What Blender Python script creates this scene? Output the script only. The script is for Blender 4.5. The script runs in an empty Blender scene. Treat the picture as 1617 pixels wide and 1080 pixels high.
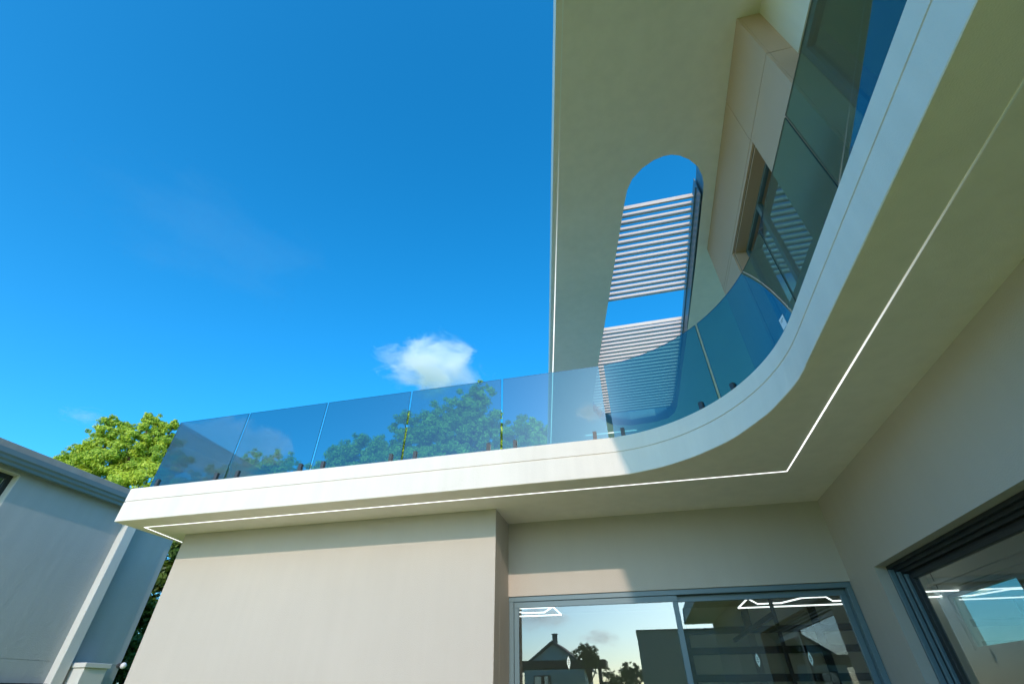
import bpy, bmesh, math, random
import numpy as np
from mathutils import Vector, Matrix
random.seed(7)
S = bpy.context.scene
C = S.collection
G = 1.35                      # eye height above the lawn: all z values below are given relative to the eye

# ------------------------------------------------------------------ camera
YAW, PIT, ROL = -0.230805, 0.660566, -0.0051538
f = Vector((math.sin(YAW)*math.cos(PIT), math.cos(YAW)*math.cos(PIT), math.sin(PIT)))
r = Vector((math.cos(YAW), -math.sin(YAW), 0)); u = r.cross(f)
c_, s_ = math.cos(ROL), math.sin(ROL)
r2, u2 = c_*r + s_*u, -s_*r + c_*u
cam = bpy.data.cameras.new('camera'); camo = bpy.data.objects.new('camera', cam); C.objects.link(camo)
cam.sensor_width = 36; cam.lens = 722.4/1617*36; cam.clip_start = 0.02; cam.clip_end = 5000
camo.matrix_world = Matrix(((r2.x, u2.x, -f.x, 0), (r2.y, u2.y, -f.y, 0), (r2.z, u2.z, -f.z, G), (0, 0, 0, 1)))
S.camera = camo

# ------------------------------------------------------------------ sky, sun, exposure
SUN = Vector((0.16, -1, 0.45)).normalized()         # towards the sun
ELEV = math.asin(SUN.z)
W = bpy.data.worlds.new('World'); S.world = W; W.use_nodes = True
nt = W.node_tree; nt.nodes.clear()
out = nt.nodes.new('ShaderNodeOutputWorld'); bg = nt.nodes.new('ShaderNodeBackground')
sky = nt.nodes.new('ShaderNodeTexSky'); sky.sky_type = 'NISHITA'; sky.sun_disc = False
sky.sun_elevation = ELEV; sky.sun_rotation = math.atan2(SUN.x, SUN.y)
sky.air_density = 1.0; sky.dust_density = 1.1; sky.ozone_density = 5.0
hs = nt.nodes.new('ShaderNodeHueSaturation'); hs.inputs['Saturation'].default_value = 1.17; hs.inputs['Hue'].default_value = 0.489; hs.inputs['Value'].default_value = 1.03
wb = nt.nodes.new('ShaderNodeMix'); wb.data_type = 'RGBA'; wb.blend_type = 'MULTIPLY'; wb.inputs['Factor'].default_value = 1   # white balance
wb.inputs['B'].default_value = (0.74, 0.94, 1.06, 1)
nt.links.new(sky.outputs[0], wb.inputs['A']); nt.links.new(wb.outputs['Result'], hs.inputs['Color']); nt.links.new(hs.outputs[0], bg.inputs[0])
bg.inputs[1].default_value = 0.15
nt.links.new(bg.outputs[0], out.inputs[0])
sd = bpy.data.lights.new('sun', 'SUN'); sd.energy = 2.0; sd.angle = math.radians(0.6); sd.color = (0.54, 0.435, 0.35)
so = bpy.data.objects.new('sun', sd); C.objects.link(so); so.location = (5, -20, 20)
so.rotation_euler = SUN.to_track_quat('Z', 'Y').to_euler()
S.view_settings.view_transform = 'Standard'; S.view_settings.look = 'None'
S.view_settings.gamma = 1; S.view_settings.use_curve_mapping = False
S.view_settings.exposure = 1.13
S.render.engine = 'CYCLES'
cy = S.cycles
cy.use_denoising = True; cy.max_bounces = 10; cy.transparent_max_bounces = 24; cy.glossy_bounces = 5
cy.diffuse_bounces = 5; cy.volume_bounces = 12; cy.sample_clamp_indirect = 6; cy.caustics_reflective = False

# ------------------------------------------------------------------ helpers
def mat(name, col, rough=0.6, bump=0.0, bscale=60, var=0.06, vscale=1.2, spec=0.3, metal=0.0, emis=None, coarse=0.0, streak=0.0):
    m = bpy.data.materials.new(name); m.use_nodes = True
    n = m.node_tree.nodes; l = m.node_tree.links
    b = n['Principled BSDF']
    b.inputs['Roughness'].default_value = rough; b.inputs['Metallic'].default_value = metal
    b.inputs['Specular IOR Level'].default_value = spec
    tc = n.new('ShaderNodeTexCoord')
    nz = n.new('ShaderNodeTexNoise'); nz.inputs['Scale'].default_value = vscale; nz.inputs['Detail'].default_value = 6
    l.new(tc.outputs['Object'], nz.inputs['Vector'])
    mx = n.new('ShaderNodeMix'); mx.data_type = 'RGBA'
    mx.inputs['A'].default_value = (*[x*(1-var) for x in col], 1); mx.inputs['B'].default_value = (*[min(1, x*(1+var)) for x in col], 1)
    l.new(nz.outputs['Fac'], mx.inputs['Factor'])
    last = mx.outputs['Result']
    if streak:
        mp = n.new('ShaderNodeMapping'); mp.inputs['Scale'].default_value = (7, 7, 0.5); l.new(tc.outputs['Object'], mp.inputs['Vector'])
        n2 = n.new('ShaderNodeTexNoise'); n2.inputs['Scale'].default_value = 1.0; n2.inputs['Detail'].default_value = 5
        l.new(mp.outputs[0], n2.inputs['Vector'])
        rp = n.new('ShaderNodeMapRange'); rp.inputs['From Min'].default_value = 0.35; rp.inputs['From Max'].default_value = 0.75
        rp.inputs['To Min'].default_value = 1.0; rp.inputs['To Max'].default_value = 1 - streak
        l.new(n2.outputs['Fac'], rp.inputs['Value'])
        ml = n.new('ShaderNodeMix'); ml.data_type = 'RGBA'; ml.blend_type = 'MULTIPLY'; ml.inputs['Factor'].default_value = 1
        l.new(last, ml.inputs['A']); l.new(rp.outputs[0], ml.inputs['B']); last = ml.outputs['Result']
    l.new(last, b.inputs['Base Color'])
    if bump:
        bz = n.new('ShaderNodeTexNoise'); bz.inputs['Scale'].default_value = bscale; bz.inputs['Detail'].default_value = 4
        l.new(tc.outputs['Object'], bz.inputs['Vector'])
        bp = n.new('ShaderNodeBump'); bp.inputs['Strength'].default_value = bump; bp.inputs['Distance'].default_value = 0.01
        l.new(bz.outputs['Fac'], bp.inputs['Height'])
        if coarse:
            cz = n.new('ShaderNodeTexNoise'); cz.inputs['Scale'].default_value = 3.2; cz.inputs['Detail'].default_value = 3; cz.inputs['Distortion'].default_value = 1.2
            l.new(tc.outputs['Object'], cz.inputs['Vector'])
            b2 = n.new('ShaderNodeBump'); b2.inputs['Strength'].default_value = coarse; b2.inputs['Distance'].default_value = 0.03
            l.new(cz.outputs['Fac'], b2.inputs['Height']); l.new(bp.outputs[0], b2.inputs['Normal']); l.new(b2.outputs[0], b.inputs['Normal'])
        else:
            l.new(bp.outputs[0], b.inputs['Normal'])
    if emis:
        b.inputs['Emission Color'].default_value = (*emis[0], 1); b.inputs['Emission Strength'].default_value = emis[1]
    return m

def glass_mat(name, tint, base, ior, rough=0.0, wave=0.0, rtint=(1, 1, 1)):
    m = bpy.data.materials.new(name); m.use_nodes = True
    n = m.node_tree.nodes; l = m.node_tree.links; n.clear()
    o = n.new('ShaderNodeOutputMaterial'); mx = n.new('ShaderNodeMixShader')
    tr = n.new('ShaderNodeBsdfTransparent'); tr.inputs[0].default_value = (*[x**0.5 for x in tint], 1)
    gl = n.new('ShaderNodeBsdfGlossy'); gl.inputs['Roughness'].default_value = rough; gl.inputs['Color'].default_value = (*rtint, 1)
    fr = n.new('ShaderNodeFresnel'); fr.inputs[0].default_value = ior
    ge = n.new('ShaderNodeNewGeometry')
    ad = n.new('ShaderNodeMath'); ad.operation = 'ADD'; ad.inputs[1].default_value = base; ad.use_clamp = True
    iv = n.new('ShaderNodeMath'); iv.operation = 'SUBTRACT'; iv.inputs[0].default_value = 1
    mu = n.new('ShaderNodeMath'); mu.operation = 'MULTIPLY'
    l.new(fr.outputs[0], ad.inputs[0]); l.new(ge.outputs['Backfacing'], iv.inputs[1])
    l.new(ad.outputs[0], mu.inputs[0]); l.new(iv.outputs[0], mu.inputs[1])
    l.new(mu.outputs[0], mx.inputs[0]); l.new(tr.outputs[0], mx.inputs[1]); l.new(gl.outputs[0], mx.inputs[2])
    if wave:
        tc = n.new('ShaderNodeTexCoord'); nz = n.new('ShaderNodeTexNoise'); nz.inputs['Scale'].default_value = 1.1; nz.inputs['Detail'].default_value = 1
        l.new(tc.outputs['Object'], nz.inputs['Vector'])
        bp = n.new('ShaderNodeBump'); bp.inputs['Strength'].default_value = wave; bp.inputs['Distance'].default_value = 0.01
        l.new(nz.outputs['Fac'], bp.inputs['Height']); l.new(bp.outputs[0], gl.inputs['Normal'])
    l.new(mx.outputs[0], o.inputs[0])
    return m

def led_mat(name, col, k):                      # a diffuser whose output follows the 'glow' attribute along the run
    m = bpy.data.materials.new(name); m.use_nodes = True
    n = m.node_tree.nodes; l = m.node_tree.links; b = n['Principled BSDF']
    b.inputs['Base Color'].default_value = (0.8, 0.8, 0.78, 1); b.inputs['Roughness'].default_value = 0.35
    b.inputs['Emission Color'].default_value = (*col, 1)
    at = n.new('ShaderNodeAttribute'); at.attribute_name = 'glow'
    mu = n.new('ShaderNodeMath'); mu.operation = 'MULTIPLY'; mu.inputs[1].default_value = k
    l.new(at.outputs['Fac'], mu.inputs[0]); l.new(mu.outputs[0], b.inputs['Emission Strength'])
    return m

def leaf_mat(name, dark, light, trans=0.45):
    m = bpy.data.materials.new(name); m.use_nodes = True
    n = m.node_tree.nodes; l = m.node_tree.links; n.clear()
    o = n.new('ShaderNodeOutputMaterial')
    at = n.new('ShaderNodeAttribute'); at.attribute_name = 'tone'
    mx = n.new('ShaderNodeMix'); mx.data_type = 'RGBA'; mx.inputs['A'].default_value = (*dark, 1); mx.inputs['B'].default_value = (*light, 1)
    l.new(at.outputs['Fac'], mx.inputs['Factor'])
    d = n.new('ShaderNodeBsdfPrincipled'); d.inputs['Roughness'].default_value = 0.45; d.inputs['Specular IOR Level'].default_value = 0.35
    t = n.new('ShaderNodeBsdfTranslucent'); ms = n.new('ShaderNodeMixShader'); ms.inputs[0].default_value = trans
    l.new(mx.outputs['Result'], d.inputs['Base Color']); l.new(mx.outputs['Result'], t.inputs[0])
    l.new(d.outputs[0], ms.inputs[1]); l.new(t.outputs[0], ms.inputs[2]); l.new(ms.outputs[0], o.inputs[0])
    return m

M = {}
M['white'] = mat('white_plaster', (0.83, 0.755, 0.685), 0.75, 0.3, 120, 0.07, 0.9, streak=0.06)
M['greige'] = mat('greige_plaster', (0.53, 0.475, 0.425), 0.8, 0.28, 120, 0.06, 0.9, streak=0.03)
M['taupe'] = mat('taupe_stucco', (0.60, 0.41, 0.31), 0.85, 0.35, 110, 0.05, 1.5)
M['joint'] = mat('joint_dark', (0.20, 0.165, 0.135), 0.9)
M['alu'] = mat('grey_blue_aluminium', (0.13, 0.20, 0.235), 0.38, 0.0, spec=0.5, var=0.03)
M['black'] = mat('black_aluminium', (0.015, 0.02, 0.022), 0.4, spec=0.5)
M['spigot'] = mat('dark_steel', (0.06, 0.065, 0.07), 0.45, spec=0.5, metal=0.2)
M['slat'] = mat('pale_slat_paint', (0.66, 0.55, 0.48), 0.5, 0.03, var=0.05)
M['nwall'] = mat('grey_neighbour_plaster', (0.40, 0.43, 0.44), 0.85, 0.25, 60, 0.07, 1.3, coarse=0.14, streak=0.06)
M['ntrim'] = mat('pale_trim_plaster', (0.62, 0.62, 0.60), 0.8, 0.15, 90, 0.05)
M['gutter'] = mat('blue_grey_gutter_metal', (0.14, 0.20, 0.225), 0.4, spec=0.5, var=0.05)
M['nroof'] = mat('weathered_roof_edge', (0.34, 0.33, 0.31), 0.85, 0.3, 50, 0.12, 3, streak=0.15)
M['balglass'] = glass_mat('tinted_balustrade_glass', (0.12, 0.37, 0.38), 0.075, 1.66, rtint=(0.80, 0.92, 1.0))
M['edge'] = mat('glass_edge', (0.03, 0.07, 0.075), 0.2, spec=0.8)
M['doorglass'] = glass_mat('coated_door_glass', (0.76, 0.84, 0.79), 0.13, 1.5, wave=0.02)
M['upglass'] = glass_mat('dark_window_glass', (0.30, 0.42, 0.40), 0.34, 1.5, wave=0.02)
M['led'] = led_mat('led_diffuser', (0.95, 0.98, 1.0), 0.9)
M['lamp'] = mat('lit_profile_light', (0.8, 0.8, 0.8), 0.4, emis=((0.93, 0.97, 1.0), 1.2))
M['inwall'] = mat('interior_pale_wall', (0.68, 0.69, 0.63), 0.8, var=0.02)
M['inceil'] = mat('interior_ceiling', (0.66, 0.67, 0.60), 0.8, var=0.02)
M['infloor'] = mat('interior_floor', (0.36, 0.34, 0.30), 0.4)
M['dark'] = mat('dark_joinery', (0.02, 0.022, 0.022), 0.5)
M['lawn'] = mat('lawn_grass', (0.47, 0.50, 0.05), 0.95, 0.6, 40, 0.3, 0.8, spec=0.1)
M['paving'] = mat('pale_paving', (0.70, 0.63, 0.36), 0.85, 0.2, 40, 0.08, 1.0)
M['sticker'] = mat('pale_sticker', (0.72, 0.80, 0.74), 0.5)
M['stickink'] = mat('sticker_ink', (0.08, 0.12, 0.10), 0.6)
M['bark'] = mat('brown_bark', (0.11, 0.075, 0.05), 0.95, 0.8, 25, 0.3, 3)
M['tile'] = mat('dark_roof_tile', (0.20, 0.19, 0.185), 0.8, 0.2, 30, 0.15, 4)
M['farwall'] = mat('pale_house_wall', (0.62, 0.62, 0.60), 0.85, 0.1, 50, 0.06)
M['olive'] = mat('olive_render', (0.48, 0.48, 0.42), 0.85, 0.1, 60, 0.05)
M['globe'] = mat('white_lamp_glass', (0.82, 0.80, 0.82), 0.25)
M['brick'] = mat('red_brick', (0.42, 0.17, 0.10), 0.85, 0.2, 60, 0.12, 6)
M['leaf_bright'] = leaf_mat('bright_leaves', (0.16, 0.33, 0.025), (0.72, 0.80, 0.09), 0.38)
M['leaf_mid'] = leaf_mat('mid_leaves', (0.18, 0.33, 0.04), (0.68, 0.76, 0.12), 0.38)
M['leaf_dark'] = leaf_mat('dark_leaves', (0.04, 0.085, 0.012), (0.17, 0.25, 0.03), 0.30)

def link(name, me, m=None, parent=None, mats=None):
    o = bpy.data.objects.new(name, me); C.objects.link(o)
    for x in (mats or [m]):
        me.materials.append(x)
    if parent: o.parent = parent
    return o
def tag(o, label=None, cat=None, group=None, kind=None):
    if label: o['label'] = label
    if cat: o['category'] = cat
    if group: o['group'] = group
    if kind: o['kind'] = kind
    return o
def empty(name, label, cat, loc=(0, 0, 0), group=None):
    o = bpy.data.objects.new(name, None); C.objects.link(o); o.location = (loc[0], loc[1], loc[2]+G)
    o.empty_display_size = 0.2
    return tag(o, label, cat, group)

class MB:                                       # collects geometry in eye-relative metres
    def __init__(s): s.v = []; s.f = []; s.mi = []
    def add(s, vs, fs, mi=0):
        k = len(s.v); s.v += [tuple(v) for v in vs]; s.f += [tuple(i+k for i in q) for q in fs]; s.mi += [mi]*len(fs); return s
    def box(s, x0, x1, y0, y1, z0, z1, mi=0):
        return s.add([(x0,y0,z0),(x1,y0,z0),(x1,y1,z0),(x0,y1,z0),(x0,y0,z1),(x1,y0,z1),(x1,y1,z1),(x0,y1,z1)],
                     [(3,2,1,0),(4,5,6,7),(0,1,5,4),(1,2,6,5),(2,3,7,6),(3,0,4,7)], mi)
    def bar(s, a, b, w, h, mi=0, up=(0,0,1)):   # rectangular bar from a to b
        a, b = Vector(a), Vector(b); d = (b-a).normalized(); sd_ = d.cross(Vector(up)).normalized(); uu = sd_.cross(d)
        vs = [p + sd_*sx*w/2 + uu*sz*h/2 for p in (a, b) for sx, sz in ((-1,-1),(1,-1),(1,1),(-1,1))]
        return s.add(vs, [(0,1,2,3),(7,6,5,4),(0,4,5,1),(1,5,6,2),(2,6,7,3),(3,7,4,0)], mi)
    def tube(s, pts, rad, n=8, mi=0):
        P = [Vector(p) for p in pts]; rings = []
        for i, p in enumerate(P):
            d = (P[min(i+1, len(P)-1)] - P[max(i-1, 0)]).normalized()
            a = d.cross(Vector((0.3, 0.9, 0.1))).normalized(); b = d.cross(a)
            rr = rad[i] if isinstance(rad, (list, tuple)) else rad
            rings += [p + rr*(math.cos(t)*a + math.sin(t)*b) for t in [2*math.pi*k/n for k in range(n)]]
        fs = [(i*n+k, i*n+(k+1) % n, (i+1)*n+(k+1) % n, (i+1)*n+k) for i in range(len(P)-1) for k in range(n)]
        fs += [tuple(range(n))[::-1], tuple(range((len(P)-1)*n, len(P)*n))]
        return s.add(rings, fs, mi)
    def prism(s, poly, z0, z1, mi=0):           # plan polygon, counter-clockwise
        n = len(poly)
        return s.add([(x, y, z0) for x, y in poly] + [(x, y, z1) for x, y in poly],
                     [tuple(range(n))[::-1], tuple(range(n, 2*n))] + [(i, (i+1) % n, n+(i+1) % n, n+i) for i in range(n)], mi)
    def build(s, name, m, parent=None, bevel=0.0, smooth=False, mats=None):
        off = parent.matrix_world.translation.copy() if False else Vector((0, 0, 0))
        base = WLOC(parent)
        me = bpy.data.meshes.new(name)
        me.from_pydata([(v[0]-base.x, v[1]-base.y, v[2]+G-base.z) for v in s.v], [], s.f)
        for p, k in zip(me.polygons, s.mi): p.material_index = k
        o = link(name, me, m, parent, mats)
        if bevel:
            b = o.modifiers.new('bevel', 'BEVEL'); b.width = bevel; b.segments = 2; b.limit_method = 'ANGLE'; b.angle_limit = 0.6
        if smooth:
            for p in me.polygons: p.use_smooth = True
        me.update()
        return o
def WLOC(o):
    v = Vector((0, 0, 0))
    while o is not None: v = v + o.location; o = o.parent
    return v
def recalc(o):
    bm = bmesh.new(); bm.from_mesh(o.data); bmesh.ops.recalc_face_normals(bm, faces=bm.faces); bm.to_mesh(o.data); bm.free(); return o
def box(name, m, parent, x0, x1, y0, y1, z0, z1, bevel=0.0):
    return MB().box(x0, x1, y0, y1, z0, z1).build(name, m, parent, bevel)
def set_glow(o, fn):
    at = o.data.attributes.new('glow', 'FLOAT', 'POINT')
    b = WLOC(o)
    for i, v in enumerate(o.data.vertices): at.data[i].value = fn(v.co + b)

# ------------------------------------------------------------------ ground
GZ = -G
me = MB().add([(-600,-600,GZ),(600,-600,GZ),(600,600,GZ),(-600,600,GZ)], [(0,1,2,3)])
tag(me.build('lawn', M['lawn']), kind='structure')
pv = MB().add([(-6.58,2.4,GZ+.004),(2.48,2.4,GZ+.004),(2.48,6.7,GZ+.004),(-6.58,6.7,GZ+.004)], [(0,1,2,3)])  # unseen pale ground, added to bounce sunlight up onto the soffits
tag(pv.build('added_bounce_paving', M['paving']), kind='structure')
pv = MB().add([(1.7,-7,GZ+.004),(2.48,-7,GZ+.004),(2.48,2.4,GZ+.004),(1.7,2.4,GZ+.004)], [(0,1,2,3)])
tag(pv.build('paved_path', M['paving']), kind='structure')

# ------------------------------------------------------------------ house: walls
house = empty('modern_house', 'cream modern house with curved balcony slab and a long rounded opening in its roof', 'house', (0, 6.7, GZ))
H0, H1 = 2.0, 2.48                               # balcony slab underside and top
R0, R1 = 6.0, 6.43                               # roof slab underside and top
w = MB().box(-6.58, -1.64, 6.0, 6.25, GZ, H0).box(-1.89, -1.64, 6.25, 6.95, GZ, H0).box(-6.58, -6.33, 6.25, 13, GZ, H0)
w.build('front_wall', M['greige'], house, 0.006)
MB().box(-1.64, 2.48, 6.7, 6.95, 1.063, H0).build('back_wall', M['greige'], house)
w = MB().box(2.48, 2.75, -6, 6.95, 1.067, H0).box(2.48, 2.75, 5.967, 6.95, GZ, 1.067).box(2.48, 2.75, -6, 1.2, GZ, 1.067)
w.build('side_wall', M['greige'], house)

# balcony slab: swept outline with a shadow groove
def court(a, x_right, n=40, yf=5.21):
    cx, cyy, b = -0.1, 3.3, yf-3.3
    return [(cx + a*math.sin(t), cyy + b*math.cos(t)) for t in [math.pi/2*k/n for k in range(n+1)]]
def slab_outline(fr, inset=0.0, jit=0.0):
    a = 1.63 + 0.055*fr - inset*-1
    yf = 5.21 + 0.012*fr + inset
    pts = [(-7.05+inset - 0.012*fr, yf)] + [(-7.05 + k*0.5, yf) for k in range(1, 14)] + court(a, 0, 40, yf)
    xr = pts[-1][0]
    pts += [(xr, 3.3 - k*0.6) for k in range(1, 16)] + [(xr, -6), (6.5, -6), (6.5, 13.2), (-7.05+inset - 0.012*fr, 13.2)]
    if jit:
        pts = [(x + .0035*math.sin(i*.9)+.003*math.sin(i*.37+1), y + .003*math.sin(i*.71+2)) if 0 < i < len(pts)-3 else (x, y) for i, (x, y) in enumerate(pts)]
        rn = random.Random(3)
        pts = [(x + rn.gauss(0, jit), y + rn.gauss(0, jit)) if i < len(pts)-3 and i > 0 else (x, y) for i, (x, y) in enumerate(pts)]
    return pts
rings = [(H0, 0.004, 0, 0.0025), (H0+.006, 0, 0, 0.0015), (2.276, 0, .575, 0), (2.279, .012, .58, 0), (2.289, .012, .6, 0), (2.292, 0, .61, 0), (H1-.006, 0, .99, 0), (H1, .005, 1, 0)]
mb = MB(); n = len(slab_outline(0))
vs = []
for z, ins, fr, j in rings: vs += [(x, y, z) for x, y in slab_outline(fr, ins, j)]
fs = []
for k in range(len(rings)-1):
    for i in range(n): fs.append((k*n+i, k*n+(i+1) % n, (k+1)*n+(i+1) % n, (k+1)*n+i))
fs += [tuple(range(n)), tuple(range((len(rings)-1)*n, len(rings)*n))[::-1]]
mb.add(vs, fs)
slab = recalc(mb.build('balcony_slab', M['white'], house))

# light strips under the balcony
def strip(pts, z, wd, name, glow, parent=house, closed=False):
    m_ = MB(); n_ = len(pts)
    L, Rr = [], []
    for i in range(n_):
        p = Vector((*pts[i], 0)); q = Vector((*pts[min(i+1, n_-1)], 0)); o_ = Vector((*pts[max(i-1, 0)], 0))
        d = (q-o_).normalized(); nn = Vector((-d.y, d.x, 0))
        k = 1.0
        if 0 < i < n_-1:
            d1 = (p-o_).normalized(); k = 1/max(0.5, abs(d1.dot(d)))
        L.append(p + nn*wd/2*k); Rr.append(p - nn*wd/2*k)
    vs = [(v.x, v.y, z+dz) for v in L for dz in (0, .012)] + [(v.x, v.y, z+dz) for v in Rr for dz in (0, .012)]
    b_ = 2*n_
    fs = []
    for i in range(n_-1):
        a0, a1, c0, c1 = 2*i, 2*i+2, b_+2*i, b_+2*i+2
        fs += [(a0, a1, c1, c0), (a0+1, c0+1, c1+1, a1+1), (a0, a0+1, a1+1, a1), (c0, c1, c1+1, c0+1)]
    fs += [(0, b_, b_+1, 1), (2*n_-2, 2*n_-1, b_+2*n_-1, b_+2*n_-2)]
    m_.add(vs, fs); o = recalc(m_.build(name, M['led'], parent)); set_glow(o, glow); return o
def lerp(a, b, t): return a+(b-a)*t
run = [(-7.3+.44, 6.45), (-6.86, 5.533)] + [(lerp(-6.86, 1.868, k/12), 5.54) for k in range(1, 13)] + [(1.87, lerp(5.54, -5.5, (k/24))) for k in range(1, 25)]
run[0] = (-6.98, 6.45)
strip(run, H0-.004, 0.011, 'light_strip', lambda v: max(.01, min(1.0, max(0.0, (v.y-1.3)/2.5))**1.9))

# ------------------------------------------------------------------ upper storey
EX = lambda y: 0.42 - 0.181*y                    # the roof's slanting outer edge
hole = [(0.72,4.554),(0.772,4.32),(0.846,4.154),(0.995,4.004),(1.153,3.915),(1.292,3.884),(1.395,3.886),(1.509,3.927),(1.642,4.019),(1.769,4.16),(1.847,4.332),(1.877,4.466),(1.884,4.615),
        (1.884,6.16),(1.86,8.056),(1.80,11.2),(1.74,11.55),(1.6,11.8),(1.3,11.95),(.6,12.0),(.1,11.85),(-.18,11.5),(-.36,10.9),(-0.322,10.372),(-0.061,8.86)]
outer = [(2.17, -6), (6.5, -6), (6.5, 13.8), (EX(13.8), 13.8), (EX(1.4), 1.4)]  # near end, out of view, is shaped to set the shadow edge below
def slab_with_hole(name, outer, hole, z0, z1, m, parent):
    bm = bmesh.new(); res = []
    base = WLOC(parent)
    for z in (z0, z1):
        es = []; loops = []
        for lp in (outer, hole):
            vv = [bm.verts.new((x-base.x, y-base.y, z+G-base.z)) for x, y in lp]
            for i in range(len(vv)): es.append(bm.edges.new((vv[i], vv[(i+1) % len(vv)])))
            loops.append(vv)
        bmesh.ops.triangle_fill(bm, edges=es, use_beauty=True)
        res.append(loops)
    for k in (0, 1):
        a, b = res[0][k], res[1][k]
        for i in range(len(a)):
            j = (i+1) % len(a)
            fc = bm.faces.new((a[i], a[j], b[j], b[i])); fc.material_index = k
    bmesh.ops.recalc_face_normals(bm, faces=bm.faces)
    me = bpy.data.meshes.new(name); bm.to_mesh(me); bm.free()
    return link(name, me, None, parent, [m, M['alu']])
roof = slab_with_hole('roof_slab', outer, hole, R0, R1, M['white'], house)
rr = [(2.25, -5.9)] + [(EX(y)+.078, y) for y in np.linspace(1.4, 13.6, 24)]
strip([(float(a), float(b)) for a, b in rr], R0-.004, 0.012, 'light_strip', lambda v: max(.006, min(1.0, max(0.0, (v.y-2.6)/4.2))**2.2))

strip([(-.72, 12.32), (0.0, 12.32), (.74, 12.32)], R0-.004, 0.06, 'light_strip', lambda v: .55)
# louvre: rails and slats laid across the opening
louv = MB()
for y0, y1 in ((4.80, 7.25), (7.95, 11.75)):
    pass
lv = MB().box(1.848, 1.862, 4.66, 11.2, 6.004, 6.425).box(1.830, 1.848, 4.70, 11.15, 6.235, 6.255).build('roof_louvre', M['alu'], house)
smesh = None
def slat(y):
    global smesh
    x0 = EX(y)+0.62; x1 = 1.828
    o = MB().box(x0, x1, y, y+0.03, 6.255, 6.335).build('slat', M['slat'], lv)
for k in range(16): slat(4.86 + 0.142*k)
for k in range(27): slat(7.93 + 0.142*k)

# taupe cladding in panels over a dark backing
clad = MB().box(2.075, 2.36, 2.39, 3.28, 2.484, R0).box(2.075, 2.36, 4.97, 5.80, 2.484, R0).box(2.075, 2.36, 3.28, 4.97, 4.962, R0).box(2.075, 2.36, 3.28, 4.97, 2.484, 3.3).build('clad_wall', M['joint'], house)
def panel(*b): return box('panel', M['taupe'], clad, *b, bevel=0.003)
g = 0.004
panel(2.05, 2.079, 2.37, 3.30-g, 5.035+g, R0-.001)           # near, above the joint
panel(2.05, 2.079, 3.30+g, 5.81, 5.035+g, R0-.001)
panel(2.05, 2.079, 2.37, 3.278, 2.484, 5.035-g)
panel(2.05, 2.079, 4.972, 5.81, 2.484, 4.96)
panel(2.05, 2.079, 3.282, 5.81, 4.966, 5.035-g)
panel(2.05, 2.079, 3.282, 4.968, 2.484, 3.3)
panel(2.081, 2.30, 2.37, 2.388, 5.035+g, R0-.001)            # the return facing the courtyard
panel(2.081, 2.36, 2.37, 2.388, 2.484, 5.035-g)
# reveal linings and window of the clad wall
win = MB().box(2.225, 2.285, 3.28, 4.97, 4.905, 4.96).box(2.225, 2.285, 3.28, 4.97, 3.3, 3.36).box(2.225, 2.285, 3.28, 3.34, 3.36, 4.905).box(2.225, 2.285, 4.91, 4.97, 3.36, 4.905).box(2.22, 2.29, 4.12, 4.19, 3.36, 4.905).build('window', M['alu'], house, 0.003)
MB().box(2.25, 2.26, 3.34, 4.12, 3.36, 4.905).build('pane', M['upglass'], win)
MB().box(2.25, 2.26, 4.19, 4.91, 3.36, 4.905).build('pane', M['upglass'], win)
for b_ in ((2.081, 2.224, 3.281, 4.949, 4.945, 4.961), (2.081, 2.224, 4.950, 4.971, 3.3, 4.961)): box('reveal', M['taupe'], win, *b_)
# recessed white wall over the upper sliding door, door below
box('upper_wall', M['white'], house, 2.29, 2.45, -6, 2.37, 4.89, R0)
ud = MB().box(2.31, 2.41, -6, 2.36, 4.80, 4.885).box(2.31, 2.41, 2.29, 2.36, 2.5, 4.80).box(2.31, 2.41, 0.2, 0.28, 2.5, 4.80).build('sliding_door', M['alu'], house, 0.003)
MB().box(2.35, 2.36, 0.28, 2.29, 2.5, 4.80).build('pane', M['upglass'], ud)
MB().box(2.36, 2.37, -6, 0.2, 2.5, 4.80).build('pane', M['upglass'], ud)
up = MB().box(2.46, 6.4, 5.55, 5.8, H1+.003, R0-.003).box(6.2, 6.4, -6, 5.55, H1+.003, R0-.003).box(2.46, 6.2, -6.0, -5.8, H1+.003, R0-.003)
up.build('upper_room_wall', M['inwall'], house)

# ------------------------------------------------------------------ ground-floor sliding doors
FY = 6.75
d = MB().box(-1.64, 2.476, FY-.03, FY+.13, 1.003, 1.060).box(-1.636, -1.575, FY-.03, FY+.13, GZ, 1.003).box(2.415, 2.476, FY-.03, FY+.13, GZ, 1.003)
door = d.build('sliding_door', M['alu'], house, 0.004)
def sash(x0, x1, y, top, st=0.062, par=None):
    s = MB().box(x0, x1, y, y+.045, top-.066, top).box(x0, x0+st, y, y+.045, GZ+.02, top-.066).box(x1-st, x1, y, y+.045, GZ+.02, top-.066)
    o = s.build('sash', M['alu'], par, 0.003)
    return o
sash(-1.573, 0.506, FY-.012, 1.0, par=door); sash(0.44, 2.413, FY+.05, 1.0, par=door)
MB().box(-1.511, 0.444, FY+.006, FY+.014, GZ, .934).build('pane', M['doorglass'], door)
MB().box(0.502, 2.351, FY+.068, FY+.076, GZ, .934).build('pane', M['doorglass'], door)
MB().box(-1.62, 2.46, FY-.004, FY+.10, .9995, 1.0035).build('track', M['black'], door)
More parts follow.
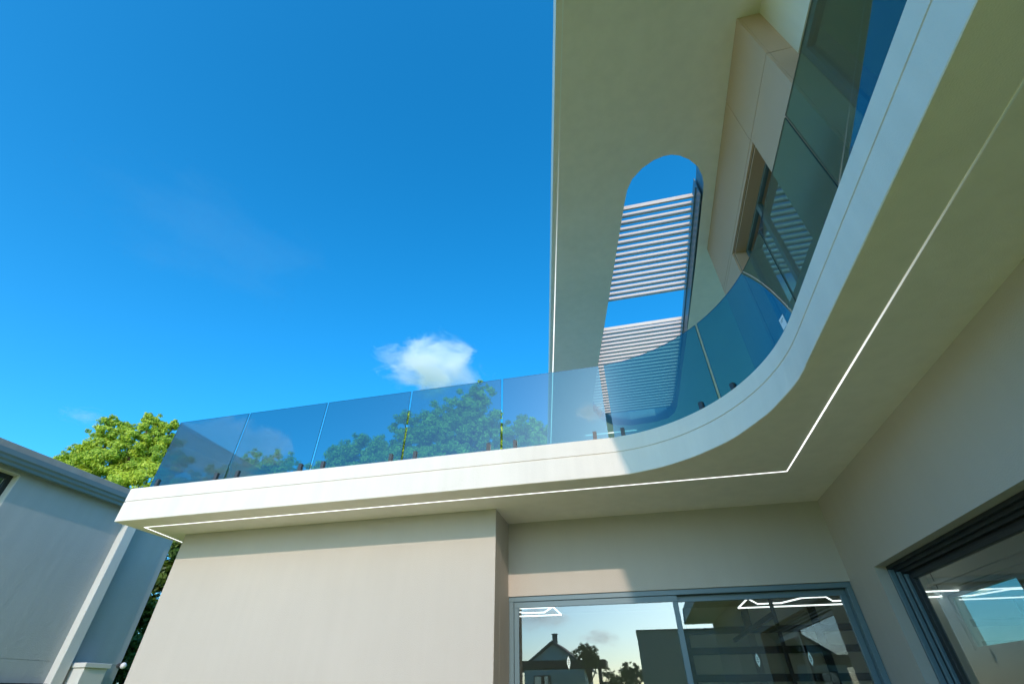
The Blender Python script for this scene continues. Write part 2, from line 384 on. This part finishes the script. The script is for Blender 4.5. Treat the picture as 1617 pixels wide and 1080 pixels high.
def sticker(x, y, z):
    P = []
    for k in range(13):
        t = k/12; P.append((x + 0.0215*math.sin(math.pi*t)*(1-.15*t), y, z + 0.135*(0.5-t)))
    for k in range(11, 0, -1):
        t = k/12; P.append((x - 0.0215*math.sin(math.pi*t)*(1-.15*t), y, z + 0.135*(0.5-t)))
    n_ = len(P); vs = P + [(a, b+.0015, c) for a, b, c in P]
    mb = MB().add(vs, [tuple(range(n_))[::-1], tuple(range(n_, 2*n_))] + [(i, (i+1) % n_, n_+(i+1) % n_, n_+i) for i in range(n_)])
    for dz in (-.014, .004, .02): mb.box(x-.014, x+.014, y-.001, y-.0004, z+dz-.002, z+dz+.002, 1)
    mb.box(x-.002, x+.002, y-.0012, y-.0005, z-.03, z+.036, 1)
    return recalc(mb.build('sticker', None, door, mats=[M['sticker'], M['stickink']]))
sticker(-0.9, FY+.003, 0.335)
for x in (1.257, 1.81): sticker(x, FY+.065, 0.33)
sticker(-0.9, FY+.003, -0.05)
for x in (1.257, 1.81): sticker(x, FY+.065, -0.05)

# big sliding door of the side wall: head track, stepped jambs, pane
X0 = 2.58
d = MB()
for i, (xa, xb, dy, dz) in enumerate(((2.585, 2.625, .03, .03), (2.625, 2.66, .075, .06), (2.66, 2.70, .12, .09), (2.70, 2.74, .165, .12))):
    d.box(xa, xb, 5.963-dy, 5.963, GZ, 1.064-dz); d.box(xa, xb, 1.2, 5.963, 1.064-dz, 1.064)
sdoor = d.build('sliding_door', M['black'], house, 0.003)
d = MB()
for i, (xa, xb, dy) in enumerate(((2.582, 2.622, .035), (2.628, 2.657, .08), (2.664, 2.697, .125))):
    d.box(xa-.004, xb, 5.963-dy-.02, 5.963-dy+.012, GZ, 1.064-.04-.03*i)
d.build('jamb_track', M['alu'], sdoor, 0.003)
s = MB().box(2.672, 2.722, 5.72, 5.79, GZ, .94).box(2.672, 2.722, 3.3, 5.72, .905, .94).box(2.672, 2.722, 3.3, 3.4, GZ, .905)
s.build('sash', M['black'], sdoor, 0.003)
MB().box(2.69, 2.70, 3.4, 5.72, GZ, .905).build('pane', M['doorglass'], sdoor)
s = MB().box(2.725, 2.735, 1.3, 3.38, .86, .94).box(2.725, 2.735, 1.2, 1.3, GZ, .94)
s.build('sash', M['alu'], sdoor)
MB().box(2.728, 2.733, 1.3, 3.42, GZ, .86).build('pane', M['doorglass'], sdoor)

# interior seen through the panes
IC = 1.65
i_ = MB().box(-6.3, 4.998, 6.96, 13, IC, IC+.05).box(2.76, 4.998, -6, 6.955, IC, IC+.05)
i_.build('room_ceiling', M['inceil'], house)
i_ = MB().box(-6.3, 4.998, 6.96, 13, GZ+.006, GZ+.014).box(2.76, 4.998, -6, 6.955, GZ+.006, GZ+.014); i_.build('room_floor', M['infloor'], house)
i_ = MB().box(-6.33, 5.2, 13.0, 13.19, GZ, H0-.003).box(5.0, 5.2, -6, 8.15, GZ, H0-.003).box(5.0, 5.2, 9.95, 13.0, GZ, H0-.003).box(5.0, 5.2, 8.15, 9.95, GZ, .55).box(5.0, 5.2, 8.15, 9.95, 1.30, H0-.003).box(2.76, 5.0, -6.2, -6.001, GZ, H0-.003); i_.build('room_wall', M['inwall'], house)
iw = MB().box(5.03, 5.08, 8.15, 9.95, 1.26, 1.30).box(5.03, 5.08, 8.15, 8.2, .59, 1.26).box(5.03, 5.08, 9.9, 9.95, .59, 1.26).box(5.03, 5.08, 8.15, 9.95, .55, .59).build('window', M['inwall'], house)
MB().box(5.05, 5.056, 8.2, 9.9, .59, 1.26).build('pane', M['upglass'], iw)
for z in (1.36, 1.47): MB().box(4.93, 4.999, -5.9, 12.9, z, z+.045).build('cornice', M['inwall'], house)
MB().box(4.80, 4.999, 10.25, 10.55, GZ+.02, IC-.002).build('column', M['inwall'], house)
sh = MB()
for z in (1.12, .74, .25, -.2): sh.box(.9, 4.9, 12.93, 12.995, z, z+.13)
for x in (.9, 2.3, 3.7): sh.box(x, x+.16, 12.9, 12.925, GZ+.02, IC-.01)
sh.build('wall_frame', M['dark'], house)
MB().box(0.5, 2.6, 6.97, 8.6, IC-.14, IC-.004).build('bulkhead', M['dark'], house)
def tri_bar(pts, m_, z, wd=0.011):
    for a, b in zip(pts[:-1], pts[1:]): m_.bar((*a, z), (*b, z), wd, 0.02)
def profile_light(xo, mir, label):
    o = empty('ceiling_light', label, 'ceiling light', (xo, 10, 1.33), 'profile lights on the room ceiling')
    X = lambda x: xo + mir*x
    a = MB(); tri_bar([(X(0), 10.57), (X(3.6), 10.57), (X(3.6), 9.55), (X(0), 9.55), (X(0), 10.57)], a, 1.315)
    a.build('light_frame', M['lamp'], o)
    b = MB(); tri_bar([(X(.03), 9.56), (X(.27), 10.15), (X(.66), 10.15), (X(.9), 9.65), (X(1.25), 9.65), (X(1.5), 10.15), (X(1.9), 10.15), (X(2.15), 9.65), (X(2.5), 9.65), (X(2.75), 10.15), (X(3.1), 10.15), (X(3.5), 9.6)], b, 1.315)
    b.build('zigzag_tube', M['lamp'], o)
    for x in (.5, 3.1): MB().tube([(X(x), 10.0, 1.33), (X(x), 10.0, IC)], .006, 6).build('hanger', M['dark'], o)
profile_light(1.855, 1, 'lit white zigzag ceiling light seen through the right pane of the sliding door')
profile_light(-1.49, -1, 'lit white zigzag ceiling light at the top left corner of the left door pane')
o = empty('glass_partition', 'frameless glass partition with dark clamps inside the room behind the right door pane', 'partition', (2.2, 9, GZ))
MB().box(2.0, 2.012, 8.7, 12.8, GZ, 0.95).build('pane', M['doorglass'], o)
MB().box(1.98, 2.03, 8.66, 8.70, GZ, IC).box(1.98, 2.03, 8.66, 12.9, .95, 1.02).build('partition_frame', M['dark'], o)

# ------------------------------------------------------------------ glass balustrade
bal = empty('glass_balustrade', 'blue tinted frameless glass balustrade running along the balcony edge and round its curve', 'balustrade', (0, 5.4, H1))
def gpath(y_end=-5.9):
    pts = []
    cx, cyy, a, b = -0.1, 3.4, 1.825, 2.0
    for k in range(81):
        t = math.pi/2*k/80; pts.append(Vector((cx + a*math.sin(t), cyy + b*math.cos(t), 0)))
    return pts
ARC = gpath()
def gpanel(pts, z0=2.54, z1=3.65, t=0.013, label=None):
    n_ = len(pts); A, B = [], []
    for i, p in enumerate(pts):
        d_ = (pts[min(i+1, n_-1)] - pts[max(i-1, 0)]).normalized(); nn = Vector((d_.y, -d_.x, 0))
        A.append(p + nn*t/2); B.append(p - nn*t/2)
    vs = [(v.x, v.y, z) for z in (z0, z1) for v in A] + [(v.x, v.y, z) for z in (z0, z1) for v in B]
    m_ = MB().add(vs, [])
    fs, mi = [], []
    for i in range(n_-1):
        fs += [(i, i+1, n_+i+1, n_+i), (2*n_+i, 3*n_+i, 3*n_+i+1, 2*n_+i+1), (n_+i, n_+i+1, 3*n_+i+1, 3*n_+i), (i, 2*n_+i, 2*n_+i+1, i+1)]; mi += [0, 0, 1, 1]
    fs += [(0, n_, 3*n_, 2*n_), (n_-1, 3*n_-1, 4*n_-1, 2*n_-1)]; mi += [1, 1]
    m_.f = fs; m_.mi = mi
    o = recalc(m_.build('glass_panel', None, bal, mats=[M['balglass'], M['edge']]))
    if n_ > 2:
        for p in o.data.polygons: p.use_smooth = p.material_index == 0
        # keep the flat edges crisp
        bm = bmesh.new(); bm.from_mesh(o.data)
        bmesh.ops.split_edges(bm, edges=[e for e in bm.edges if len(e.link_faces) == 2 and e.link_faces[0].material_index != e.link_faces[1].material_index])
        bm.to_mesh(o.data); bm.free()
    return o
V2 = lambda x, y: Vector((x, y, 0))
JX = [-6.972, -5.626, -4.22, -2.82, -1.418, -0.015]
for a, b in zip(JX[:-1], JX[1:]): gpanel([V2(a+.016, 5.40), V2(b-.016, 5.40)])
gpanel([V2(-6.972, 6.78), V2(-6.972, 5.415)]); gpanel([V2(-6.972, 8.2), V2(-6.972, 6.80)])
def arc_part(y0, y1):
    return [p for p in ARC if y1 <= p.y <= y0]
i4 = min(range(81), key=lambda k: abs(ARC[k].x - 0.005)); i3 = min(range(81), key=lambda k: abs(ARC[k].x - 1.205))
gpanel(ARC[i4+1:i3+1]); 
p3 = [ARC[i3] + (ARC[i3+1]-ARC[i3])*0.9] + ARC[i3+2:] 
gpanel(p3)
ys = [3.52-.14, 2.23, 0.85, -0.55, -1.95, -3.35, -4.75]
ys[0] = 3.385
for a, b in zip(ys[:-1], ys[1:]): gpanel([V2(1.725, a), V2(1.725, b+.02)])
# spigots
sg = MB().box(-.024, .024, -.030, .030, H1, H1+.185).box(-.045, .045, -.05, .05, H1-.002, H1+.010)
smesh_o = None
def spigot(x, y, ang=0):
    global smesh_o
    if smesh_o is None:
        o = MB().box(-.023, .023, -.030, .030, 0, .18).box(-.045, .045, -.05, .05, .0005, .010).build('spigot', M['spigot'], None, 0.002)
        for v in o.data.vertices: v.co.z -= G
        smesh_o = o
    else:
        o = smesh_o.copy(); C.objects.link(o)
    o.parent = bal; o.location = (x - bal.location.x, y - bal.location.y, 0.0); o.rotation_euler.z = ang
for x in (-6.835, -5.789, -5.426, -4.384, -4.026, -2.986, -2.63, -1.593, -1.233, -0.198): spigot(x, 5.40)
spigot(0.15, ARC[min(range(81), key=lambda k: abs(ARC[k].x-.15))].y, 0)
for x in (1.06, 1.345):
    k = min(range(81), key=lambda k: abs(ARC[k].x - x)); dd = ARC[k+1]-ARC[k]; spigot(ARC[k].x, ARC[k].y, math.atan2(dd.y, dd.x))
for y in (3.1, 2.5, 1.95, 1.1, .6, -.3): spigot(1.725, y, math.pi/2)
# paper label left on the glass
k = min(range(81), key=lambda k: abs(ARC[k].y - 3.72)); p = ARC[k]; dd = (ARC[k+1]-ARC[k]).normalized(); nn = Vector((dd.y, -dd.x, 0))
def quad_on(p, dd, nn, s0, s1, z0, z1, off):
    q = [p + dd*s0 + nn*off, p + dd*s1 + nn*off]
    return [(q[0].x, q[0].y, z0), (q[1].x, q[1].y, z0), (q[1].x, q[1].y, z1), (q[0].x, q[0].y, z1)]
m_ = MB().add(quad_on(p, dd, nn, -.045, .045, 2.66, 2.78, .0085), [(0,1,2,3)])
m_.add(quad_on(p, dd, nn, -.03, .03, 2.745, 2.752, .0092), [(0,1,2,3)], 1); m_.add(quad_on(p, dd, nn, -.03, .01, 2.73, 2.735, .0092), [(0,1,2,3)], 1)
m_.build('sticker', None, bal, mats=[M['globe'], M['stickink']])

# ------------------------------------------------------------------ neighbour building on the left
NX = -9.5
nb = empty('neighbour_house', 'grey rendered neighbouring building with metal gutter and pale pilaster at the left', 'house', (NX, 7, GZ))
w = MB().box(NX-.3, NX, -8, 8.43, GZ-1, 3.0)
w = MB().box(NX-.3, NX, 5.205, 8.43, .509, 3.06).box(NX-.3, NX, 3.4, 5.205, 2.915, 3.06).box(NX-.3, NX, -8, 3.4, .509, 3.06).box(NX-.3, NX, 3.4, 5.205, .509, 1.6)
w.box(NX-.3, NX, -8, 8.43, GZ, .503).box(NX-.29, NX-.006, -8, 8.42, .50, .51)
w.box(NX-8, NX-.3, 8.13, 8.43, GZ, 3.06)
w.build('wall', M['nwall'], nb)
MB().box(NX, NX+.15, 7.205, 7.40, GZ, 3.058).build('pilaster', M['ntrim'], nb, 0.01)
gp = [(0.06, 3.045), (0.06, 2.955), (.11, 2.935), (.155, 2.945), (.16, 2.985), (.185, 3.01), (.19, 3.05), (.21, 3.075), (.21, 3.15), (.06, 3.15)]
ng = len(gp)
m_ = MB().add([(NX+a, y, z) for y in (-8, 8.52) for a, z in gp], [(i, (i+1) % ng, ng+(i+1) % ng, ng+i) for i in range(ng)] + [tuple(range(ng))[::-1], tuple(range(ng, 2*ng))])
recalc(m_.build('gutter', M['gutter'], nb))
MB().box(NX-8, NX+.188, -8, 8.55, 3.153, 3.255).box(NX-8, NX+.059, -8, 8.53, 3.062, 3.152).build('roof_edge', M['nroof'], nb, 0.006)
nw = MB().box(NX-.2, NX-.14, 3.4, 5.205, 2.84, 2.915).box(NX-.2, NX-.14, 5.13, 5.205, 1.6, 2.84).build('window', M['black'], nb, 0.003)
MB().box(NX-.18, NX-.17, 3.4, 5.13, 1.6, 2.84).build('pane', M['upglass'], nw)
MB().box(NX-.138, NX-.004, 5.193, 5.2045, 1.6, 2.9025).box(NX-.138, NX-.004, 3.4, 5.193, 2.903, 2.9145).build('reveal', M['ntrim'], nw)
MB().box(NX+.001, NX+.36, 7.48, 7.90, GZ, .43).box(NX+.001, NX+.39, 7.45, 7.93, .43, .50).build('gate_pier', M['ntrim'], nb, 0.008)
MB().box(NX+.001, NX+.10, -8, 7.2, .19, .21).build('ledge', M['black'], nb)
lamp = empty('wall_lamp', 'small white globe lamp on the end of the grey neighbouring wall', 'wall lamp', (NX+.06, 8.40, .5))
bm = bmesh.new(); bmesh.ops.create_uvsphere(bm, u_segments=20, v_segments=12, radius=.05); me_ = bpy.data.meshes.new('globe'); bm.to_mesh(me_); bm.free()
for p in me_.polygons: p.use_smooth = True
gl = link('globe', me_, M['globe'], lamp); gl.location = (.05, 0, 0)
MB().tube([(NX, 8.40, .5), (NX+.05, 8.40, .5)], .04, 12).build('lamp_mount', M['spigot'], lamp)

# ------------------------------------------------------------------ vegetation
def foliage(blobs, n, size, seed, aspect=0.5, droop=0.35):
    rg = np.random.default_rng(seed)
    B = np.array(blobs, float)
    # every bough carries a dozen tufts round its surface; leaves hang in the tufts
    T = []
    for x, y, z, r in B:
        k = int(20 + 22*r)
        d = rg.normal(size=(k, 3)); d /= np.linalg.norm(d, axis=1, keepdims=True)
        q = r*(0.5 + 0.72*rg.random(k)**1.2)
        for j in range(k): T.append((x + d[j, 0]*q[j], y + d[j, 1]*q[j], z + d[j, 2]*q[j]*.9, r*rg.uniform(.10, .27) + .05, *d[j]))
    T = np.array(T); wgt = T[:, 3]**2; wgt /= wgt.sum()
    idx = rg.choice(len(T), n, p=wgt)
    d = rg.normal(size=(n, 3)); d /= np.linalg.norm(d, axis=1, keepdims=True)
    pos = T[idx, :3] + d*(T[idx, 3]*(0.25 + 0.85*rg.random(n)**.7))[:, None]*np.array([1, 1, .75])
    nr = d*0.7 + T[idx, 4:7]*0.5 + rg.normal(size=(n, 3))*0.4 + np.array([0, -.15, .4]); nr /= np.linalg.norm(nr, axis=1, keepdims=True)
    ax = rg.normal(size=(n, 3)) + np.array([0, 0, -droop]); ax -= nr*(ax*nr).sum(1, keepdims=True); ax /= np.linalg.norm(ax, axis=1, keepdims=True)
    bx = np.cross(nr, ax); L = size*(0.6 + 0.8*rg.random(n))[:, None]
    P = np.stack([pos - ax*L*.5, pos + bx*L*aspect*.5 - nr*L*.08, pos + ax*L*.5, pos - bx*L*aspect*.5 - nr*L*.08], 1).reshape(-1, 3)
    P[:, 2] += G
    tt = rg.random(len(T))
    tone = np.clip(tt[idx]*.55 + rg.normal(size=n)*.17 + .25, 0, 1)
    return P, tone
def leaf_mesh(name, P, tone, m, parent):
    n = len(tone); base = WLOC(parent)
    P = P - np.array([base.x, base.y, base.z])
    me = bpy.data.meshes.new(name); me.vertices.add(4*n); me.vertices.foreach_set('co', P.astype(np.float32).ravel())
    me.loops.add(4*n); me.loops.foreach_set('vertex_index', np.arange(4*n, dtype=np.int32))
    me.polygons.add(n); me.polygons.foreach_set('loop_start', np.arange(0, 4*n, 4, dtype=np.int32)); 
    me.update(calc_edges=True); me.validate()
    at = me.attributes.new('tone', 'FLOAT', 'POINT'); at.data.foreach_set('value', np.repeat(tone, 4).astype(np.float32))
    return link(name, me, m, parent)
def tree(name, label, cat, base, blobs, n, size, m, seed, group=None, trunk_r=0.3, aspect=0.5):
    o = empty(name, label, cat, base, group)
    P, t = foliage(blobs, n, size, seed, aspect); leaf_mesh('crown', P, t, m, o)
    rn = random.Random(seed); tb = MB()
    B = sorted(blobs, key=lambda b: -b[3]); cen = Vector(np.average(np.array([b[:3] for b in blobs]), axis=0)); bs = Vector(base)
    fork = bs.lerp(Vector((cen.x, cen.y, cen.z)), 0.55)
    pts = [bs, bs.lerp(fork, .35) + Vector((rn.uniform(-.2, .2), rn.uniform(-.2, .2), 0)), fork]
    tb.tube(pts, [trunk_r*1.25, trunk_r, trunk_r*.75], 10)
    for b in blobs[:14]:
        e = Vector(b[:3]); mid = fork.lerp(e, .5) + Vector((rn.uniform(-.3, .3), rn.uniform(-.3, .3), rn.uniform(0, .4)))
        tb.tube([fork, mid, e], [trunk_r*.5, trunk_r*.28, trunk_r*.08], 6)
    tb.build('trunk', M['bark'], o, smooth=True)
    return o
rb = random.Random(11)
def around(c, R, k, rmin, rmax, flat=.85):
    L = []
    for _ in range(k):
        while True:
            v = Vector((rb.uniform(-1, 1), rb.uniform(-1, 1), rb.uniform(-1, 1)))
            if v.length < 1: break
        L.append((c[0]+v.x*R, c[1]+v.y*R, c[2]+v.z*R*flat, rb.uniform(rmin, rmax)))
    return L
bl = [(-23.35,14.8,10.6,.38),(-23.2,14.8,9.95,.6),(-22.9,14.7,9.2,.75),(-22.5,15,10.2,.36),(-22.3,14.9,9.6,.5),(-20.95,14.8,10.4,.34),(-20.8,14.8,9.8,.55),(-20.2,14.9,10.0,.32),(-19.85,14.9,9.5,.5),(-19.6,15,10.05,.22),(-20.6,14.7,8.95,.75),
      (-21.75,15.3,8.9,.6),(-25.25,15,8.8,.36),(-24.7,15,9.05,.42),(-24.1,14.9,9.3,.42),(-23.7,14.9,8.9,.55),(-24.7,14.9,8.2,.75),(-26.0,15.1,8.4,.35),(-25.7,15,7.9,.6),
      (-21.5,14.5,8.1,.9),(-22.8,14.5,8.2,.9),(-19.4,14.9,8.5,.8),(-23.9,14.7,7.6,.9),(-19.2,15,7.5,1.0),(-20.8,15,7.2,1.4),(-22.8,15,7.0,1.4),(-24.6,15,6.8,1.2),(-18.4,15.4,6.4,1.2),(-18.6,15.2,8.3,.5)]
tree('garden_tree', 'bright yellow green tree above the grey neighbouring roof, left of the balcony', 'tree', (-21.5, 16, GZ), bl, 120000, .11, M['leaf_bright'], 1, 'trees beyond the house', .35)
A = [(-5.75,18,11.5,.55),(-6.4,18,10.9,.75),(-7.1,18,10.4,.85),(-7.8,18,10.4,.75),(-8.6,18,10.0,.8),(-9.5,18,10.3,.7),(-5.1,18,9.9,.65),(-5.8,17.8,9.8,.9),(-6.8,17.7,9.3,1.0),(-8.0,17.7,9.1,1.0),(-9.2,17.8,9.0,.95),(-5.2,17.9,8.9,.9),(-6.5,17.6,8.2,1.1),(-8.5,17.6,8.0,1.2),(-5.3,18,8.0,1.0),(-7,18,7,1.6)]
A += [(-4.6,18,7.6,1.0),(-10.2,18,8.0,1.0),(-10.0,18,7.0,1.1)]
tree('garden_tree', 'tallest green tree behind the middle glass panels of the balcony', 'tree', (-7.2, 18.3, GZ), A, 90000, .13, M['leaf_bright'], 2, 'trees beyond the house', .35)
Bb = [(-3.6,18,9.5,.6),(-2.9,18,9.1,.55),(-4.2,18,8.9,.6),(-3.3,17.8,8.5,.9),(-2.4,18,8.4,.8),(-1.6,18,8.2,.8),(-.8,18,7.9,.8),(-3.0,18,7.5,1.2),(-1.5,18.2,7.2,1.1),(-4.0,18,7.4,.9)]
Bb += [(-.2,18,7.0,1.1),(.8,18.2,7.4,1.0),(-2.2,18,6.8,1.3),(-4.4,18,6.8,1.1)]
tree('garden_tree', 'small rounded tree behind the glass panel under the slanted roof edge', 'tree', (-2.8, 18.3, GZ), Bb, 50000, .13, M['leaf_bright'], 3, 'trees beyond the house', .25)
Cc = [(-12.1,18.4,9.4,.6),(-11.4,18.4,9.1,.7),(-12.9,18.4,8.9,.7),(-10.6,18.4,9.0,.7),(-13.3,18.4,8.4,.7),(-12.0,18.2,8.2,1.0),(-10.8,18.2,8.0,1.0),(-13.2,18.4,7.6,.9),(-12,18.4,7.0,1.4)]
Cc += [(-14.0,18.5,7.6,.9),(-14.4,18.5,6.8,1.2),(-10.2,18.4,7.0,1.1),(-13.2,18.3,6.8,1.2),(-11.2,18.3,7,1.2)]
Cc = [(x, y, z+.35, r_) for x, y, z, r_ in Cc]
tree('garden_tree', 'low broad tree behind the third glass panel left of the tallest tree', 'tree', (-11.8, 18.8, GZ), Cc, 52000, .13, M['leaf_mid'], 4, 'trees beyond the house', .25)
Dd = [(-17.7,18.4,9.0,.6),(-16.9,18.4,8.6,.7),(-16.2,18.4,8.8,.6),(-18.5,18.4,8.3,.8),(-15.3,18.4,8.1,.75),(-17.2,18.2,7.8,1.0),(-19.6,18.5,8.0,.9),(-20.6,18.6,8.1,.8),(-16.0,18.4,7.2,1.1),(-18.5,18.5,7.0,1.3),(-20.5,18.6,6.8,1.2)]
Dd += [(-15.6,18.5,7.0,1.1),(-21.6,18.7,7.4,1.0),(-22.2,18.7,6.5,1.2),(-19.5,18.5,6.6,1.3),(-16.8,18.3,6.8,1.2)]
Dd = [(x, y, z+.5, r_) for x, y, z, r_ in Dd]
tree('garden_tree', 'hazy low tree behind the two leftmost glass panels', 'tree', (-17.8, 18.9, GZ), Dd, 56000, .13, M['leaf_mid'], 5, 'trees beyond the house', .25)
hb = []
for z in np.arange(-1.0, 4.4, .55):
    for x in (-13.2, -12.7, -12.2, -11.7): hb.append((x+rb.uniform(-.2, .2), 11.2+rb.uniform(-.3, .3), float(z)+rb.uniform(-.15, .15), rb.uniform(.32, .5)))
tree('garden_shrub', 'tall dark leafy shrub filling the gap between the two buildings', 'shrub', (-12.3, 11.3, GZ), hb, 42000, .12, M['leaf_dark'], 6, None, .12)

# ------------------------------------------------------------------ what the panes mirror, behind the viewer
gh = empty('gabled_house', 'pale gabled house with dark tiled roof and chimney mirrored in the left door pane', 'house', (-8.6, -40, GZ))
MB().box(-11.5, -5.7, -48, -40, GZ, 2.35).add([(-11.5,-40,2.35),(-5.7,-40,2.35),(-8.6,-40,4.2),(-11.5,-48,2.35),(-5.7,-48,2.35),(-8.6,-48,4.2)], [(0,1,2),(3,5,4)]).build('wall', M['farwall'], gh)
rf = MB().add([(-12.0,-39.6,2.0),(-8.6,-39.6,4.3),(-5.2,-39.6,2.0),(-12.0,-48.4,2.0),(-8.6,-48.4,4.3),(-5.2,-48.4,2.0),(-12.0,-39.6,2.18),(-8.6,-39.6,4.48),(-5.2,-39.6,2.18),(-12.0,-48.4,2.18),(-8.6,-48.4,4.48),(-5.2,-48.4,2.18)],
  [(0,1,7,6),(1,2,8,7),(6,7,10,9),(7,8,11,10),(0,3,4,1),(1,4,5,2),(3,9,10,4),(4,10,11,5),(0,6,9,3),(2,5,11,8)]).build('roof', M['tile'], gh)
MB().box(-8.85, -8.4, -42, -41.5, 4.0, 5.1).box(-8.9, -8.35, -42.05, -41.45, 5.1, 5.2).build('chimney', M['tile'], rf)
wn = MB().box(-10.6, -8.9, -40.06, -39.99, .4, 1.7).build('window', M['dark'], gh)
MB().box(-10.5, -9.0, -39.985, -39.98, .5, 1.6).build('pane', M['upglass'], wn)
cp = empty('carport', 'dark flat roofed carport mirrored in front of the gabled house', 'carport', (-7.5, -34, GZ))
MB().box(-11.2, -3.2, -37, -34, 2.0, 2.55).build('roof', M['dark'], cp, 0.03)
for x in (-10.9, -3.9): MB().box(x, x+.3, -34.4, -34.1, GZ, 2.0).build('post', M['dark'], cp)
ob = empty('garden_building', 'plain olive grey flat roofed garden building mirrored at the right of the left door pane', 'building', (2.5, -12, GZ))
MB().box(-.17, 6.2, -16, -12, GZ, 2.38).build('wall', M['olive'], ob)
MB().box(-.2, 6.23, -16.03, -11.97, 2.383, 2.45).build('coping', M['nroof'], ob)
def small_tree(x, y, h, R, label, seed, m):
    bl = around((x, y, h-R*1.1), R*.8, 9, R*.3, R*.5)
    tree('garden_tree', label, 'tree', (x, y, GZ), bl, 2600, R*.16, m, seed, 'trees mirrored in the door panes', .12)
small_tree(-3.9, -26, 3.2, .9, 'dark small tree mirrored beside the gabled house', 21, M['leaf_dark'])
small_tree(-2.6, -27, 1.9, .9, 'low dark tree mirrored between the gabled house and the garden building', 22, M['leaf_dark'])
small_tree(-1.0, -25, 2.1, 1.1, 'bushy dark tree mirrored against the edge of the garden building', 23, M['leaf_dark'])

# ------------------------------------------------------------------ clouds
def cloud_mat(seed, k, cover=1.15, g=0.0):
    m = bpy.data.materials.new('cloud_vapour'); m.use_nodes = True
    n = m.node_tree.nodes; l = m.node_tree.links; n.clear()
    o = n.new('ShaderNodeOutputMaterial'); v = n.new('ShaderNodeVolumePrincipled')
    v.inputs['Color'].default_value = (1, 1, 1, 1); v.inputs['Anisotropy'].default_value = g
    tc = n.new('ShaderNodeTexCoord')
    mp = n.new('ShaderNodeMapping'); mp.inputs['Location'].default_value = (seed*3.1, seed*1.7, seed*2.3)
    nz = n.new('ShaderNodeTexNoise'); nz.inputs['Scale'].default_value = 2.1; nz.inputs['Detail'].default_value = 7; nz.inputs['Roughness'].default_value = 0.62; nz.inputs['Distortion'].default_value = 0.6
    l.new(tc.outputs['Object'], mp.inputs[0]); l.new(mp.outputs[0], nz.inputs['Vector'])
    ln = n.new('ShaderNodeVectorMath'); ln.operation = 'LENGTH'; l.new(tc.outputs['Object'], ln.inputs[0])
    a = n.new('ShaderNodeMath'); a.operation = 'MULTIPLY'; a.inputs[1].default_value = -1.25; l.new(ln.outputs['Value'], a.inputs[0])
    b = n.new('ShaderNodeMath'); b.operation = 'MULTIPLY_ADD'; b.inputs[1].default_value = 2.6; l.new(nz.outputs['Fac'], b.inputs[0]); l.new(a.outputs[0], b.inputs[2])
    c = n.new('ShaderNodeMapRange'); c.inputs['From Min'].default_value = cover - 0.16; c.inputs['From Max'].default_value = cover + 0.20
    c.inputs['To Min'].default_value = 0; c.inputs['To Max'].default_value = k
    sub = n.new('ShaderNodeMath'); sub.operation = 'ADD'; sub.inputs[1].default_value = 0.45; l.new(b.outputs[0], sub.inputs[0])
    l.new(sub.outputs[0], c.inputs['Value']); l.new(c.outputs[0], v.inputs['Density']); l.new(v.outputs[0], o.inputs['Volume'])
    return m
def cloud(az, el, dist, rx, ry, rz, seed, label, k=0.06, cover=1.15, g=0.72):
    a, e = math.radians(az), math.radians(el)
    p = Vector((math.sin(a)*math.cos(e), math.cos(a)*math.cos(e), math.sin(e)))*dist
    bm = bmesh.new(); bmesh.ops.create_icosphere(bm, subdivisions=2, radius=1.0); me = bpy.data.meshes.new('cloud'); bm.to_mesh(me); bm.free()
    o = link('cloud', me, cloud_mat(seed, k, cover, g)); o.location = (p.x, p.y, p.z+G); o.scale = (rx, ry, rz); o.rotation_euler.z = -a
    return tag(o, label, 'cloud', 'small fair weather clouds')
cloud(-25.4, 34.2, 500, 84, 55, 52, 1, 'small white cloud in the blue sky right above the middle of the balustrade', 0.075, 1.24, 0.0)
cloud(229.5, 21.6, 600, 78, 40, 46, 2, 'long white cloud mirrored in the leftmost balustrade panel', 0.06, 0.98, 0.45)
cloud(224.0, 22.6, 600, 34, 25, 26, 8, 'small curled white cloud mirrored at the top of the second balustrade panel', 0.09, 0.98, 0.45)
cloud(224.5, 16.8, 800, 130, 60, 45, 5, 'flat white cloud mirrored low in the two leftmost balustrade panels', 0.06, 1.05, 0.45)
cloud(190.5, 6.8, 1500, 140, 80, 50, 3, 'white cloud mirrored over the gabled house in the left door pane', 0.014)
cloud(184.2, 5.0, 1500, 70, 50, 32, 6, 'small white cloud mirrored right of the gabled house', 0.02)
cloud(182, 29.2, 600, 30, 20, 20, 4, 'small white cloud mirrored in the flat panel before the curve', 0.06)
cloud(262, 10, 1200, 260, 90, 60, 7, 'wide flat white cloud mirrored in the side door pane', 0.01)

cloud(-59.5, 20.8, 700, 40, 20, 14, 9, 'faint wisp of cloud just above the bright tree at the left', 0.012, 1.2, 0.0)

cloud(-58, 41, 900, 260, 120, 120, 12, 'faint thin veil of cloud high in the left of the sky', 0.00025, 1.1, 0.0)
